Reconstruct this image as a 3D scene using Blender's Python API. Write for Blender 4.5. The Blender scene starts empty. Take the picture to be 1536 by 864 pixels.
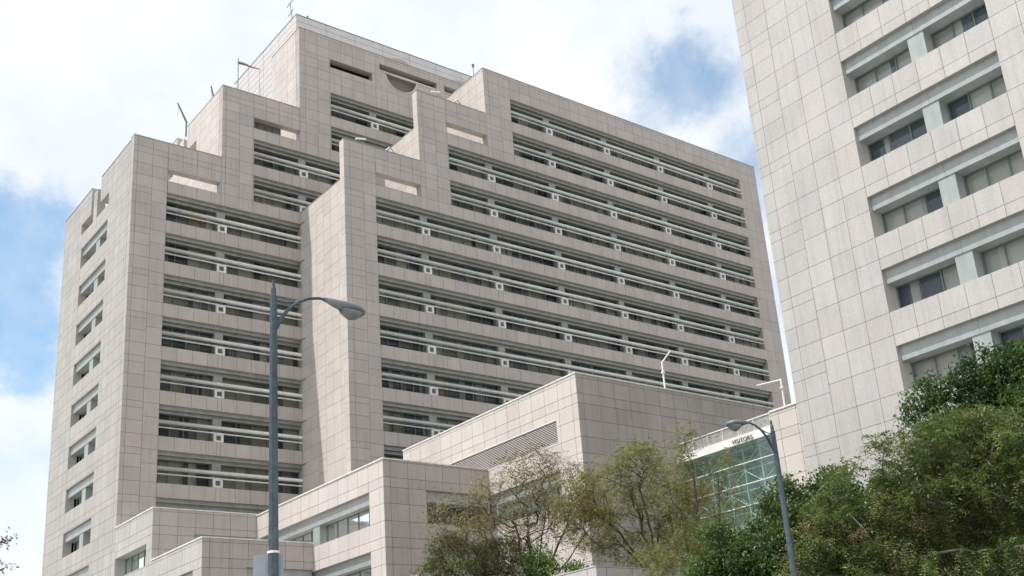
import bpy, math, random
import numpy as np
from mathutils import Vector, Matrix
rnd = random.Random(7)
scene = bpy.context.scene
COL = scene.collection

# ------------------------------------------------------------------ materials
def new_mat(name):
    m = bpy.data.materials.new(name); m.use_nodes = True
    nt = m.node_tree; nt.nodes.clear()
    out = nt.nodes.new('ShaderNodeOutputMaterial')
    return m, nt, out
def nd(nt, t, **kw):
    n = nt.nodes.new(t)
    for k, v in kw.items():
        if k.startswith('i_'):
            key = k[2:]; n.inputs[int(key) if key.isdigit() else key].default_value = v
        else: setattr(n, k, v)
    return n
def ln(nt, a, b): nt.links.new(a, b)
def mixc(nt, fac, a, b, mode='MIX'):
    n = nt.nodes.new('ShaderNodeMix'); n.data_type = 'RGBA'; n.blend_type = mode
    for i, v in ((0, fac), (6, a), (7, b)):
        if hasattr(v, 'links') or isinstance(v, bpy.types.NodeSocket): nt.links.new(v, n.inputs[i])
        else: n.inputs[i].default_value = v
    return n.outputs[2]
def ramp(nt, src, p0, c0, p1, c1):
    r = nt.nodes.new('ShaderNodeValToRGB'); e = r.color_ramp.elements
    e[0].position = p0; e[0].color = (c0, c0, c0, 1); e[1].position = p1; e[1].color = (c1, c1, c1, 1)
    nt.links.new(src, r.inputs[0]); return r.outputs[0]
def noise(nt, vec, scale, detail=3, rough=.55, sc=None):
    n = nt.nodes.new('ShaderNodeTexNoise'); n.inputs['Scale'].default_value = scale
    n.inputs['Detail'].default_value = detail; n.inputs['Roughness'].default_value = rough
    if sc:
        mp = nt.nodes.new('ShaderNodeMapping'); mp.inputs['Scale'].default_value = sc
        nt.links.new(vec, mp.inputs[0]); vec = mp.outputs[0]
    nt.links.new(vec, n.inputs['Vector']); return n.outputs[0]
def simple(name, col, rough=.6, metal=0., var=.08, nscale=3., streak=0., bump=0.):
    m, nt, out = new_mat(name)
    b = nd(nt, 'ShaderNodeBsdfPrincipled'); b.inputs['Roughness'].default_value = rough; b.inputs['Metallic'].default_value = metal
    g = nd(nt, 'ShaderNodeNewGeometry')
    n = noise(nt, g.outputs['Position'], nscale, 4)
    f = ramp(nt, n, .3, 1 - var, .7, 1 + var)
    c = mixc(nt, 1., (*col, 1), f, 'MULTIPLY')
    if streak:
        s = noise(nt, g.outputs['Position'], 1., 3, .6, (2.2, 2.2, .18))
        c = mixc(nt, 1., c, ramp(nt, s, .35, 1 - streak, .6, 1.), 'MULTIPLY')
    ln(nt, c, b.inputs['Base Color'])
    if bump:
        bp = nd(nt, 'ShaderNodeBump'); bp.inputs['Strength'].default_value = bump; ln(nt, noise(nt, g.outputs['Position'], nscale * 6, 3), bp.inputs['Height']); ln(nt, bp.outputs[0], b.inputs['Normal'])
    ln(nt, b.outputs[0], out.inputs[0]); return m
def stone_mat(name, base, streak=.10):
    m, nt, out = new_mat(name)
    b = nd(nt, 'ShaderNodeBsdfPrincipled'); b.inputs['Roughness'].default_value = .55
    a = nd(nt, 'ShaderNodeAttribute', attribute_name='tint')
    g = nd(nt, 'ShaderNodeNewGeometry'); P = g.outputs['Position']
    c = mixc(nt, 1., (*base, 1), a.outputs['Color'], 'MULTIPLY')
    c = mixc(nt, 1., c, ramp(nt, noise(nt, P, 9., 5, .75), .25, .86, .75, 1.12), 'MULTIPLY')   # granite grain
    c = mixc(nt, 1., c, ramp(nt, noise(nt, P, .33, 4, .6), .3, .93, .7, 1.05), 'MULTIPLY')
    s = noise(nt, P, 1., 5, .7, (2.6, 2.6, .14))
    c = mixc(nt, 1., c, ramp(nt, s, .36, 1 - streak, .52, 1.), 'MULTIPLY')                     # rain streaks
    ln(nt, c, b.inputs['Base Color'])
    bp = nd(nt, 'ShaderNodeBump'); bp.inputs['Strength'].default_value = .08; bp.inputs['Distance'].default_value = .02
    ln(nt, noise(nt, P, 25., 2), bp.inputs['Height']); ln(nt, bp.outputs[0], b.inputs['Normal'])
    ln(nt, b.outputs[0], out.inputs[0]); return m
def attr_mat(name, rough=.8, transl=0., mul=1., spec=.3):
    m, nt, out = new_mat(name)
    a = nd(nt, 'ShaderNodeAttribute', attribute_name='tint')
    b = nd(nt, 'ShaderNodeBsdfPrincipled'); b.inputs['Roughness'].default_value = rough
    b.inputs['Specular IOR Level'].default_value = spec
    c = mixc(nt, 1., a.outputs['Color'], (mul, mul, mul, 1), 'MULTIPLY')
    ln(nt, c, b.inputs['Base Color'])
    if transl:
        t = nd(nt, 'ShaderNodeBsdfTranslucent'); ln(nt, c, t.inputs[0])
        mx = nd(nt, 'ShaderNodeMixShader'); mx.inputs[0].default_value = transl
        ln(nt, b.outputs[0], mx.inputs[1]); ln(nt, t.outputs[0], mx.inputs[2]); ln(nt, mx.outputs[0], out.inputs[0])
    else: ln(nt, b.outputs[0], out.inputs[0])
    return m
def glass_mat(name, tint, rough=.03, wob=.0):
    m, nt, out = new_mat(name)
    f = nd(nt, 'ShaderNodeFresnel'); f.inputs[0].default_value = 1.36
    t = nd(nt, 'ShaderNodeBsdfTransparent'); t.inputs[0].default_value = (*tint, 1)
    gl = nd(nt, 'ShaderNodeBsdfGlossy'); gl.inputs['Roughness'].default_value = rough; gl.inputs[0].default_value = (.9, .95, .95, 1)
    g = nd(nt, 'ShaderNodeNewGeometry')
    bp = nd(nt, 'ShaderNodeBump'); bp.inputs['Strength'].default_value = .12; bp.inputs['Distance'].default_value = .05
    ln(nt, noise(nt, g.outputs['Position'], .9, 1), bp.inputs['Height']); ln(nt, bp.outputs[0], gl.inputs['Normal']); ln(nt, bp.outputs[0], f.inputs['Normal'])
    mx = nd(nt, 'ShaderNodeMixShader'); ln(nt, f.outputs[0], mx.inputs[0]); ln(nt, t.outputs[0], mx.inputs[1]); ln(nt, gl.outputs[0], mx.inputs[2])
    ln(nt, mx.outputs[0], out.inputs[0]); return m

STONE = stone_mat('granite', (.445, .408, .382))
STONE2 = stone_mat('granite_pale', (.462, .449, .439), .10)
STONE_SUN = stone_mat('granite_sunlit', (.575, .530, .500), .05)  # lighter copy of the granite: sunlight on the flanks put into the colour
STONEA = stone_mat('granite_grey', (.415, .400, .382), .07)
JOINT = simple('joint', (.145, .128, .118), .9, var=.05)
CORN = simple('cornice_metal', (.285, .30, .278), .45, .25, .10, 1.2, .16)
PANEL = simple('header_metal', (.37, .40, .395), .42, .2, .07, 1.5, .10)
TUBE = simple('tube_metal', (.64, .65, .625), .35, .35, .07, 1.2, .08)
BRACK = simple('bracket_metal', (.70, .71, .70), .45, .1, .12, 4., .2)
WHITE = simple('white_metal', (.80, .80, .79), .4, .0, .04, 4.)
COPE = simple('coping', (.78, .78, .77), .5, .0, .10, 3., .12)
FRAME = simple('window_frame', (.17, .22, .21), .4, .3, .05, 3.)
DARK = simple('dark_inside', (.035, .035, .035), .9)
SOFF = simple('soffit', (.16, .17, .16), .7)
BLIND_SKY = attr_mat('blinds_and_sky_tone', .85)  # blinds, with painted sky reflection in some tones
GLASS = glass_mat('window_glass', (.90, .925, .91))
AGLASS = glass_mat('atrium_glass_mat', (.66, .79, .765), .05)
PENT = simple('penthouse_panel', (.60, .585, .585), .5, .1, .04, .8, .05)
ROOFM = simple('roof_gravel', (.33, .31, .29), .95, var=.15, nscale=6)
BROWN = simple('brown_panel', (.20, .165, .14), .7, var=.12, nscale=5.)
LOUV = simple('louvre_metal', (.62, .58, .545), .5, .1, .05, 3.)
LAMP = simple('lamp_paint', (.085, .115, .14), .45, .5, .28, 7., .30)
LENS = simple('lamp_lens_glass', (.17, .19, .175), .12, 0., .1, 8.)
SIGNB = simple('sign_back_metal', (.32, .365, .39), .45, .5, .06, 5., .06)
BARK = simple('bark', (.075, .062, .052), .9, var=.35, nscale=9., bump=.4)
BARKG = simple('bark_grey', (.15, .135, .12), .9, var=.35, nscale=9., bump=.4)
LEAF = attr_mat('leaf', .5, .38, 1., .35)
ASPH = simple('asphalt', (.05, .05, .052), .92, var=.2, nscale=14., bump=.2)
CONC = simple('concrete', (.34, .33, .31), .85, var=.12, nscale=3., bump=.1)
PAINT = simple('road_paint', (.75, .75, .72), .7, var=.12, nscale=8.)
SOIL = simple('soil', (.10, .08, .055), .95, var=.3, nscale=4.)
LETTER = simple('letter_bronze', (.06, .045, .03), .5, .3, .1, 20.)
ORANGE = simple('windsock_cloth', (.27, .15, .13), .8, var=.15)

# ------------------------------------------------------------------ mesh builder
class MB:
    def __init__(s): s.v = []; s.f = []; s.m = []; s.t = []
    def quad(s, a, b, c, d, m=0, t=(1, 1, 1)):
        n = len(s.v); s.v += [tuple(a), tuple(b), tuple(c), tuple(d)]; s.f.append((n, n+1, n+2, n+3)); s.m.append(m); s.t.append(t)
    def poly(s, pts, m=0, t=(1, 1, 1)):
        n = len(s.v); s.v += [tuple(p) for p in pts]; s.f.append(tuple(range(n, n+len(pts)))); s.m.append(m); s.t.append(t)
    def box(s, x0, x1, y0, y1, z0, z1, m=0, t=(1, 1, 1)):
        c = [(x0, y0, z0), (x1, y0, z0), (x1, y1, z0), (x0, y1, z0), (x0, y0, z1), (x1, y0, z1), (x1, y1, z1), (x0, y1, z1)]
        n = len(s.v); s.v += c
        for f in ((3, 2, 1, 0), (4, 5, 6, 7), (0, 1, 5, 4), (1, 2, 6, 5), (2, 3, 7, 6), (3, 0, 4, 7)):
            s.f.append(tuple(n+i for i in f)); s.m.append(m); s.t.append(t)
    def fbox(s, fr, u0, u1, d0, d1, z0, z1, m=0, t=(1, 1, 1)):
        if fr[0] == 'y': s.box(u0, u1, fr[1]+d0, fr[1]+d1, z0, z1, m, t)
        else: s.box(fr[1]+d0, fr[1]+d1, u0, u1, z0, z1, m, t)
    def tube(s, pts, rads, n=8, m=0, t=(1, 1, 1), cap=True):
        base = len(s.v); rings = []
        up = Vector((0, 0, 1))
        P = [Vector(p) for p in pts]
        for i, p in enumerate(P):
            d = (P[min(i+1, len(P)-1)] - P[max(i-1, 0)]).normalized()
            a = d.cross(up if abs(d.z) < .95 else Vector((1, 0, 0))).normalized(); b = d.cross(a)
            r = rads[i] if hasattr(rads, '__len__') else rads
            st = len(s.v)
            for k in range(n):
                an = 2*math.pi*k/n; s.v.append(tuple(p + (a*math.cos(an) + b*math.sin(an))*r))
            rings.append(st)
        for i in range(len(rings)-1):
            for k in range(n):
                k2 = (k+1) % n
                s.f.append((rings[i]+k, rings[i]+k2, rings[i+1]+k2, rings[i+1]+k)); s.m.append(m); s.t.append(t)
        if cap:
            s.f.append(tuple(rings[0]+k for k in range(n))); s.m.append(m); s.t.append(t)
            s.f.append(tuple(rings[-1]+k for k in range(n-1, -1, -1))); s.m.append(m); s.t.append(t)
    def build(s, name, mats, parent=None, smooth=False):
        me = bpy.data.meshes.new(name); me.from_pydata(s.v, [], s.f)
        if not isinstance(mats, (list, tuple)): mats = [mats]
        for m in mats: me.materials.append(m)
        me.polygons.foreach_set('material_index', s.m)
        if smooth: me.polygons.foreach_set('use_smooth', [True]*len(s.f))
        a = me.attributes.new('tint', 'FLOAT_COLOR', 'FACE')
        a.data.foreach_set('color', np.array([(x[0], x[1], x[2], 1.) for x in s.t], dtype=np.float32).ravel())
        me.update()
        o = bpy.data.objects.new(name, me); COL.objects.link(o)
        if parent: o.parent = parent; o.matrix_parent_inverse = Matrix.Translation(-parent.location) if parent.type == 'EMPTY' else Matrix()
        return o
def thing(name, loc, label, cat, group=None):
    o = bpy.data.objects.new(name, None); COL.objects.link(o); o.location = loc
    o.empty_display_size = .5; tag(o, label, cat, group); return o
def tag(o, label, cat, group=None):
    o['label'] = label; o['category'] = cat
    if group: o['group'] = group
    return o
def structure(o): o['kind'] = 'structure'; return o

def pt(fr, u, d, z):
    return (u, fr[1]+d, z) if fr[0] == 'y' else (fr[1]+d, u, z)

def slab(mb, fr, regions, holes, T, d0=.025, m_front=1, m_side=0, tint=(1, 1, 1)):
    us = sorted({round(v, 4) for r in regions+holes for v in r[:2]}); zs = sorted({round(v, 4) for r in regions+holes for v in r[2:]})
    def inside(u, z):
        return any(r[0] < u < r[1] and r[2] < z < r[3] for r in regions) and not any(r[0] < u < r[1] and r[2] < z < r[3] for r in holes)
    nu, nz = len(us)-1, len(zs)-1
    F = [[inside((us[i]+us[i+1])/2, (zs[j]+zs[j+1])/2) for j in range(nz)] for i in range(nu)]
    g = lambda i, j: 0 <= i < nu and 0 <= j < nz and F[i][j]
    for i in range(nu):
        for j in range(nz):
            if not F[i][j]: continue
            u0, u1, z0, z1 = us[i], us[i+1], zs[j], zs[j+1]
            mb.quad(pt(fr, u0, d0, z0), pt(fr, u1, d0, z0), pt(fr, u1, d0, z1), pt(fr, u0, d0, z1), m_front, tint)
            mb.quad(pt(fr, u0, T, z0), pt(fr, u1, T, z0), pt(fr, u1, T, z1), pt(fr, u0, T, z1), m_side, tint)
            for (di, dj, a, b) in ((-1, 0, (u0, z0), (u0, z1)), (1, 0, (u1, z0), (u1, z1)), (0, -1, (u0, z0), (u1, z0)), (0, 1, (u0, z1), (u1, z1))):
                if not g(i+di, j+dj):
                    mb.quad(pt(fr, a[0], d0, a[1]), pt(fr, b[0], d0, b[1]), pt(fr, b[0], T, b[1]), pt(fr, a[0], T, a[1]), m_side, tint)
def subtract(r, h):
    u0, u1, z0, z1, e = r; a0, a1, b0, b1 = h
    if a0 >= u1-1e-4 or a1 <= u0+1e-4 or b0 >= z1-1e-4 or b1 <= z0+1e-4: return [r]
    out = []
    L, R_, B, T_ = e
    if a0 > u0+1e-4: out.append((u0, a0, z0, z1, (L, 1, B, T_))); u0 = a0; L = 0
    if a1 < u1-1e-4: out.append((a1, u1, z0, z1, (1, R_, B, T_))); u1 = a1; R_ = 0
    if b0 > z0+1e-4: out.append((u0, u1, z0, b0, (L, R_, B, 1)))
    if b1 < z1-1e-4: out.append((u0, u1, b1, z1, (L, R_, 1, T_)))
    return out
def tiles(mb, fr, cols, holes, joint=.015, thick=.025, vary=.055):
    """cols: list of (u0,u1,z_low,z_top,[joint zs])"""
    for (u0, u1, zl, zt, js) in cols:
        zz = [zl] + sorted(z for z in js if zl+.05 < z < zt-.05) + [zt]
        for a, b in zip(zz[:-1], zz[1:]):
            k = 1 + rnd.uniform(-vary, vary); w = rnd.gauss(0, .009)
            t = (k*(1+w), k, k*(1-w))
            rs = [(u0, u1, a, b, (0, 0, 0, 0))]
            for h in holes: rs = [q for r in rs for q in subtract(r, h)]
            for (p0, p1, q0, q1, e) in rs:
                i = joint
                p0 += 0 if e[0] else i; p1 -= 0 if e[1] else i; q0 += 0 if e[2] else i; q1 -= 0 if e[3] else i
                if p1-p0 < .03 or q1-q0 < .03: continue
                if True:
                    A = [pt(fr, p0, 0, q0), pt(fr, p1, 0, q0), pt(fr, p1, 0, q1), pt(fr, p0, 0, q1)]
                    B = [pt(fr, p0, thick, q0), pt(fr, p1, thick, q0), pt(fr, p1, thick, q1), pt(fr, p0, thick, q1)]
                    mb.quad(*A, 0, t)
                    for k2 in range(4):
                        mb.quad(A[k2], B[k2], B[(k2+1) % 4], A[(k2+1) % 4], 0, t)

def stonewall(name, parent, fr, regions, holes, cols, T=.9, mat=None, label=None):
    mb = MB(); slab(mb, fr, regions, holes, T); tiles(mb, fr, cols, holes)
    o = mb.build(name, [mat or STONE, JOINT], parent)
    if label: o['label'] = label
    return o

# ------------------------------------------------------------------ windows
BL = [(.37, .355, .30), (.43, .42, .37), (.31, .30, .265), (.24, .235, .205), (.09, .095, .10), (.05, .055, .065), (.17, .17, .16), (.32, .24, .12)]
BLW = (3, 2, 3, 3, 3, 3, 3, .35)
BLR = [(.42, .42, .41), (.46, .46, .45), (.38, .38, .375), (.085, .105, .14), (.10, .12, .155), (.42, .415, .40)]  # the dark blues paint sky reflected in the panes
def window(parent, fr, u0, u1, z0, z1, d, pane=1.55, palette=BL, hanging=False, transom=None, wts=None, gl=None):
    mb = MB(); n = max(1, round((u1-u0)/pane)); w = (u1-u0)/n
    mb.quad(pt(fr, u0, d, z0), pt(fr, u1, d, z0), pt(fr, u1, d, z1), pt(fr, u0, d, z1), 0)
    for i in range(n):
        a, b = u0+i*w, u0+(i+1)*w
        segs = [(a, b)]
        if rnd.random() < .45:
            c = a+(b-a)*rnd.uniform(.25, .75); segs = [(a, c), (c, b)]
        for (p, q) in segs:
            c = rnd.choices(palette, weights=wts or (BLW if palette is BL else None))[0]
            k = rnd.uniform(.85, 1.12); c = tuple(x*k for x in c)
            zb = z0
            if hanging and rnd.random() < .5: zb = z0 + (z1-z0)*rnd.choice((.15, .3, .5))
            mb.quad(pt(fr, p, d+.16, zb), pt(fr, q, d+.16, zb), pt(fr, q, d+.16, z1), pt(fr, p, d+.16, z1), 1, c)
            if zb > z0: mb.quad(pt(fr, p, d+.22, z0), pt(fr, q, d+.22, z0), pt(fr, q, d+.22, zb), pt(fr, p, d+.22, zb), 1, (.05, .055, .06))
    o = mb.build('window', [gl or GLASS, BLIND_SKY], parent)
    fb = MB(); h = .035
    for i in range(n+1):
        u = u0+i*w; u = min(max(u, u0+h), u1-h)
        fb.fbox(fr, u-h, u+h, d-.06, d+.05, z0, z1)
    fb.fbox(fr, u0, u1, d-.05, d+.04, z0, z0+.06); fb.fbox(fr, u0, u1, d-.05, d+.04, z1-.06, z1)
    if transom: fb.fbox(fr, u0, u1, d-.045, d+.035, z0+transom-.03, z0+transom+.03)
    f = fb.build('frame', FRAME, None); f.parent = o
    return o
def lowband(parent, fr, u0, u1, s, piers=(), h=2.52, hd=.72, gd=1.15, palette=BL, depth_h=.25, pier_w=.5, wts=None, pane=1.55):
    """recessed window band with metal header"""
    mb = MB(); mb.fbox(fr, u0+.004, u1-.004, depth_h, gd+.1, s+h-hd, s+h+.004)
    us = [u0]+[v for c in piers for v in (c-pier_w, c+pier_w)]+[u1]
    hp = mb.build('header_panel', PANEL, parent)
    gmb = MB()
    for c in list(piers)+([] if piers else [(u0+u1)/2]):
        gmb.fbox(fr, c-.012, c+.012, depth_h-.004, depth_h+.02, s+h-hd, s+h)
    g = gmb.build('seam', FRAME, None); g.parent = hp
    for c in piers:
        p = MB(); p.fbox(fr, c-pier_w, c+pier_w, depth_h+.05, gd+.1, s+.002, s+h-hd-.003); p.build('pier', PANEL, parent)
    for i in range(0, len(us), 2):
        window(parent, fr, us[i]+.003, us[i+1]-.003, s+.003, s+h-hd-.003, gd, pane, palette, wts=wts)

# ================================================================== STEPPED OFFICE TOWER
FL = 4.45; S8 = 54.0
tower = thing('office_tower', (52, 96, 0), 'tall stepped pinkish granite office building with horizontal sunshade tubes, filling the left and middle', 'building')
YL, YC = 100.0, 90.43
XA, XB, XC, XE, XF, XR_ = 33.55, 42.8, 51.93, 61.33, 70.85, 118.65
ZLOW = 0.
BAND_H = 3.08
floors = [S8+FL*k for k in range(-12, 8)]
def jz(pattern, z0, z1):
    out = []
    for s in floors:
        for q in pattern:
            if z0-1e-3 <= s+q <= z1+1e-3: out.append(s+q)
    return out
T0 = (0, 1.26, 2.49, 3.14); T1 = (0, 1.74, 3.08); T2 = (0, 3.08)
def front_cols(u_start, first, n_corner, blocks, u_end, w):
    """blocks: list of (u_left,u_right,z_top,parapet_z,z_low)"""
    cols = []
    us = [u_start, u_start+first]
    while us[-1] < u_end-.05: us.append(min(us[-1]+w, u_end))
    return us
def make_cols(blocks, firsts, w):
    cols = []
    for (a, b, zl, zt, par, c3) in blocks:
        us = [a, a+firsts]
        while us[-1] < b-.3: us.append(us[-1]+w)
        us[-1] = b
        for i, (p, q) in enumerate(zip(us[:-1], us[1:])):
            if i < 2: pat = jz(T0, zl, zt)
            elif i == 2: pat = jz(T1, zl, par)+jz(T0, par, zt)
            else: pat = jz(T2, zl, par)+jz(T0, par, zt)
            cols.append((p, q, zl, zt, sorted(set(round(x, 3) for x in pat))))
    return cols
FRL = ('y', YL); FRC = ('y', YC)
rowsA = [S8-FL*j for j in range(0, 9)]
rowsB = [S8+FL, S8+2*FL]; rowsC = [S8+3*FL, S8+4*FL]
holesL = [(37.07, XC, s, s+BAND_H) for s in rowsA] + [(46.42, XE, s, s+BAND_H) for s in rowsB] + [(55.87, XF, s, s+BAND_H) for s in rowsC]
holesL += [(37.1, 42.66, 58.4, 59.72), (46.42, 51.97, 67.32, 68.66), (55.87, 61.57, 78.3, 79.36), (62.62, 70.92, 78.12, 81.16), (72.03, 80.3, 78.12, 81.16)]
regL = [(XA+.03, XB+.03, ZLOW, 62.68), (XB+.03, XC+.03, ZLOW, 71.5), (XC+.03, XR_, 50., 82.3)]
colsL = make_cols([(XA, XB, ZLOW, 62.68, S8+FL, 1)], .42, 1.55) + make_cols([(XB, XC, ZLOW, 71.5, S8+3*FL, 1)], .42, 1.55) + make_cols([(XC, XR_, 50., 82.3, S8+5*FL, 1)], .72, 1.56)
# below a step the block above keeps the band rhythm only: replace corner patterns there
def fixcols(cols, a, b, z_step):
    out = []
    for (p, q, zl, zt, js) in cols:
        if a-.01 <= p < b-.01:
            keep = [z for z in js if z >= z_step-.01] + [z for z in jz(T2, zl, z_step) if z < z_step-.01]
            out.append((p, q, zl, zt, sorted(set(keep))))
        else: out.append((p, q, zl, zt, js))
    return out
colsL = fixcols(colsL, XB, XC, S8+FL); colsL = fixcols(colsL, XC, XR_, S8+3*FL)
stonewall('wall', tower, FRL, regL, holesL, colsL, T=.85, label='set back left hand facade of the tower')
rowsD = [S8-FL*j for j in range(0, 9)]
holesC = [(55.6, 114.95, s, s+BAND_H) for s in rowsD] + [(65.22, 114.95, s, s+BAND_H) for s in rowsB] + [(74.66, 114.95, s, s+BAND_H) for s in rowsC]
holesC += [(55.66, 61.32, 58.5, 59.92), (65.18, 70.87, 67.5, 68.86)]
regC = [(XC+.03, XE+.03, ZLOW, 62.82), (XE+.03, XF+.03, ZLOW, 71.72), (XF+.03, XR_, ZLOW, 77.88)]
colsC = make_cols([(XC, XE, ZLOW, 62.82, S8+FL, 1)], .67, 1.55) + make_cols([(XE, XF, ZLOW, 71.72, S8+3*FL, 1)], .67, 1.57) + make_cols([(XF, XR_, ZLOW, 77.88, S8+5*FL, 1)], .67, 1.565)
colsC = fixcols(colsC, XE, XF, S8+FL); colsC = fixcols(colsC, XF, 114.0, S8+3*FL)
stonewall('wall', tower, FRC, regC, holesC, colsC, T=.9, label='projecting stepped main facade of the tower')

# sides facing left
def side_cols(u0, u1, zl, zt, first, w, pats, rev=False):
    us = [u0, u0+first]
    while us[-1] < u1-.3: us.append(us[-1]+w)
    us[-1] = u1; cols = []
    for i, (p, q) in enumerate(zip(us[:-1], us[1:])):
        pat = pats[0] if i < 2 else pats[min(i-1, len(pats)-1)]
        cols.append((p, q, zl, zt, jz(pat, zl, zt)))
    return cols
FA = ('x', XA)
sillsA = [27.3+4.44*k for k in range(-5, 7)]
holesA = [(107.0, 115.45, s, s+2.38) for s in sillsA] + [(107.0, 110.72, 58.05, 59.42), (111.9, 115.8, 58.05, 59.35), (109.72, 110.72, 59.3, 63.), (111.9, 112.72, 59.3, 63.), (110.72, 111.9, 61.5, 63.)]
colsA = side_cols(100.9, 122., ZLOW, 62.4, .55, 1.55, (T0, T0))
stonewall('wall', tower, FA, [(100.85, 122., ZLOW, 62.45)], holesA, colsA, T=.85, mat=STONEA, label='sunlit left flank of the tower')
mb = MB(); tiles(mb, FA, [(100.0, 100.87, ZLOW, 62.66, jz(T0, 0, 62.6))], []); mb.build('corner_strip', [STONEA, JOINT], tower)
for s in sillsA: lowband(tower, FA, 107.0, 115.45, s, piers=(110.6,), h=2.38, hd=.85, gd=1.1, pier_w=.58, depth_h=.22)
FB = ('x', XB)
holesB = [(107.0, 110.72, 66.95, 68.32), (111.9, 115.8, 66.95, 68.3), (109.72, 110.72, 68.2, 72.), (111.9, 112.72, 68.2, 72.), (110.72, 111.9, 70.3, 72.)]
stonewall('wall', tower, FB, [(100.85, 122., 58.36, 71.4)], holesB, side_cols(100.9, 122., 58.36, 71.4, .55, 1.55, (T0, T0)), T=.8, mat=STONE_SUN)
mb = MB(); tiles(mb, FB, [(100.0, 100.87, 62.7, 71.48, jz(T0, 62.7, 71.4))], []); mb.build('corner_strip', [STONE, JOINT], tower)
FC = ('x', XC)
stonewall('wall', tower, FC, [(100.85, 107.1, 67.21, 82.3)], [], side_cols(100.9, 107.1, 67.21, 82.3, .55, 1.55, (T0, T0)), T=.4, mat=STONE_SUN)
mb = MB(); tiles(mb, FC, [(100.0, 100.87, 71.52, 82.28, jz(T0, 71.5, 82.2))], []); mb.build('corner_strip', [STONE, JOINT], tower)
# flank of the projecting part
stonewall('wall', tower, FC, [(91.3, 100.0, ZLOW, 58.45)], [], side_cols(91.3, 100.0, ZLOW, 58.45, .6, 1.55, (T1, T1, T0, T1)), T=.6, mat=STONE_SUN, label='tall sunlit flank of the projecting middle part')
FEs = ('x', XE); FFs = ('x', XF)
stonewall('wall', tower, FEs, [(91.3, 100.0, 58.36, 67.3)], [], side_cols(91.3, 100.0, 58.36, 67.3, .6, 1.55, (T0, T0)), T=.6, mat=STONE_SUN)
stonewall('wall', tower, FFs, [(91.3, 100.0, 67.26, 77.8)], [], side_cols(91.3, 100.0, 67.26, 77.8, .6, 1.55, (T0, T0)), T=.6, mat=STONE_SUN)
for fr, zl, zt in ((FC, 0., 62.8), (FEs, 62.83, 71.7), (FFs, 71.73, 77.86)):
    mb = MB(); tiles(mb, fr, [(YC, 91.32, zl, zt, jz(T0, zl, zt))], []); mb.build('corner_strip', [STONE_SUN, JOINT], tower)
# slim parapet caps
mb = MB()
for (a, b, y, z) in ((XA, XB, YL, 62.68), (XB, XC, YL, 71.5), (XC, XR_, YL, 82.3), (XC, XE, YC, 62.82), (XE, XF, YC, 71.72), (XF, XR_, YC, 77.88)):
    mb.box(a-.02, b-.02, y-.03, y+.9, z, z+.07)
for (x, y0, y1, z) in ((XA, 100.9, 109.72, 62.45), (XA, 112.72, 122., 62.45), (XB, 100.9, 109.72, 71.4), (XB, 112.72, 122., 71.4), (XC, 100.9, 107.1, 82.3), (XC, 91.33, 100., 58.45), (XE, 91.33, 100., 67.3), (XF, 91.33, 100., 77.8)):
    mb.box(x-.03, x+.6, y0, y1, z, z+.06)
mb.build('coping', simple('parapet_cap', (.30, .285, .27), .6), tower)
# solid core, roofs, far sides
mb = MB()
mb.box(35.2, XC+.55, 101.35, 121.9, 0, 58.2); mb.box(43.7, XC+.3, 101.35, 121.9, 58.2, 67.0); mb.box(52.9, 118.4, 101.35, 121.9, 50., 80.6)
mb.box(XC+.65, 118.5, 91.8, 101.2, 0, 58.2); mb.box(XE+.65, 118.5, 91.8, 99.98, 58.2, 67.1); mb.box(XF+.65, 118.5, 91.8, 99.98, 67.1, 77.5)
mb.box(XC+.6, 118.4, 101.2, 121.9, 0, 50.)
mb.build('core', DARK, tower)
mb = MB()
mb.box(34.4, XB, 100.9, 121.95, 58.2, 58.35); mb.box(XB+.85, XC, 100.9, 121.95, 67.0, 67.2); mb.box(XC+.6, XE, 91.4, 99.9, 58.2, 58.35)
mb.box(XE+.6, XF, 91.4, 99.9, 67.1, 67.25); mb.box(XF+.6, XR_-.2, 91.4, 99.9, 77.5, 77.6); mb.box(52.9, 118.4, 100.9, 121.9, 80.6, 80.7)
mb.build('roof', ROOFM, tower)
FRr = MB(); FRr.box(118.5, 118.63, YC+.91, 122, 0, 77.88, 0); FRr.box(118.5, 118.63, 101, 122, 77.88, 82.3); FRr.box(XA+.86, 118.5, 121.96, 122.2, 0, 58.2); FRr.box(XB+.8, 118.5, 121.96, 122.2, 58.2, 71.); FRr.build('rear_wall', STONE, tower)
# penthouse
mb = MB()
PX, PY = XC+.12, 100.92
fy, fx = ('y', PY), ('x', PX)
def pcols(u0, u1, w, zl, zt):
    n = round((u1-u0)/w); return [(u0+i*(u1-u0)/n, u0+(i+1)*(u1-u0)/n, zl, zt, [zt-.85*k for k in range(1, 30)]) for i in range(n)]
slab(mb, fy, [(PX, 118.4, 82.0, 84.7)], [], .3); tiles(mb, fy, pcols(PX, 118.4, 3.9, 82.0, 84.7), [], .03, vary=.02)
slab(mb, fx, [(PY+.31, 118., 70., 84.7)], [(PY, 107.1, 70., 81.)], .3); tiles(mb, fx, pcols(PY+.3, 118., 3.9, 70., 84.7), [(PY, 107.1, 60., 82.3)], .03, vary=.02)
pent = mb.build('penthouse', [PENT, simple('panel_seam', (.33, .32, .315), .8)], tower)
mb = MB(); mb.box(PX-.03, 118.4, PY-.04, PY+.3, 84.7, 84.78); mb.box(PX-.04, PX+.3, PY+.3, 118., 84.7, 84.78); mb.box(PX+.35, 118.3, PY+.35, 118., 80.8, 84.6)
pc = mb.build('cap', CORN, None); pc.parent = pent
mb = MB(); mb.tube([(73.0, PY-.06, 84.2), (73.0, PY-.06, 87.0)], .05, 6); 
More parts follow.
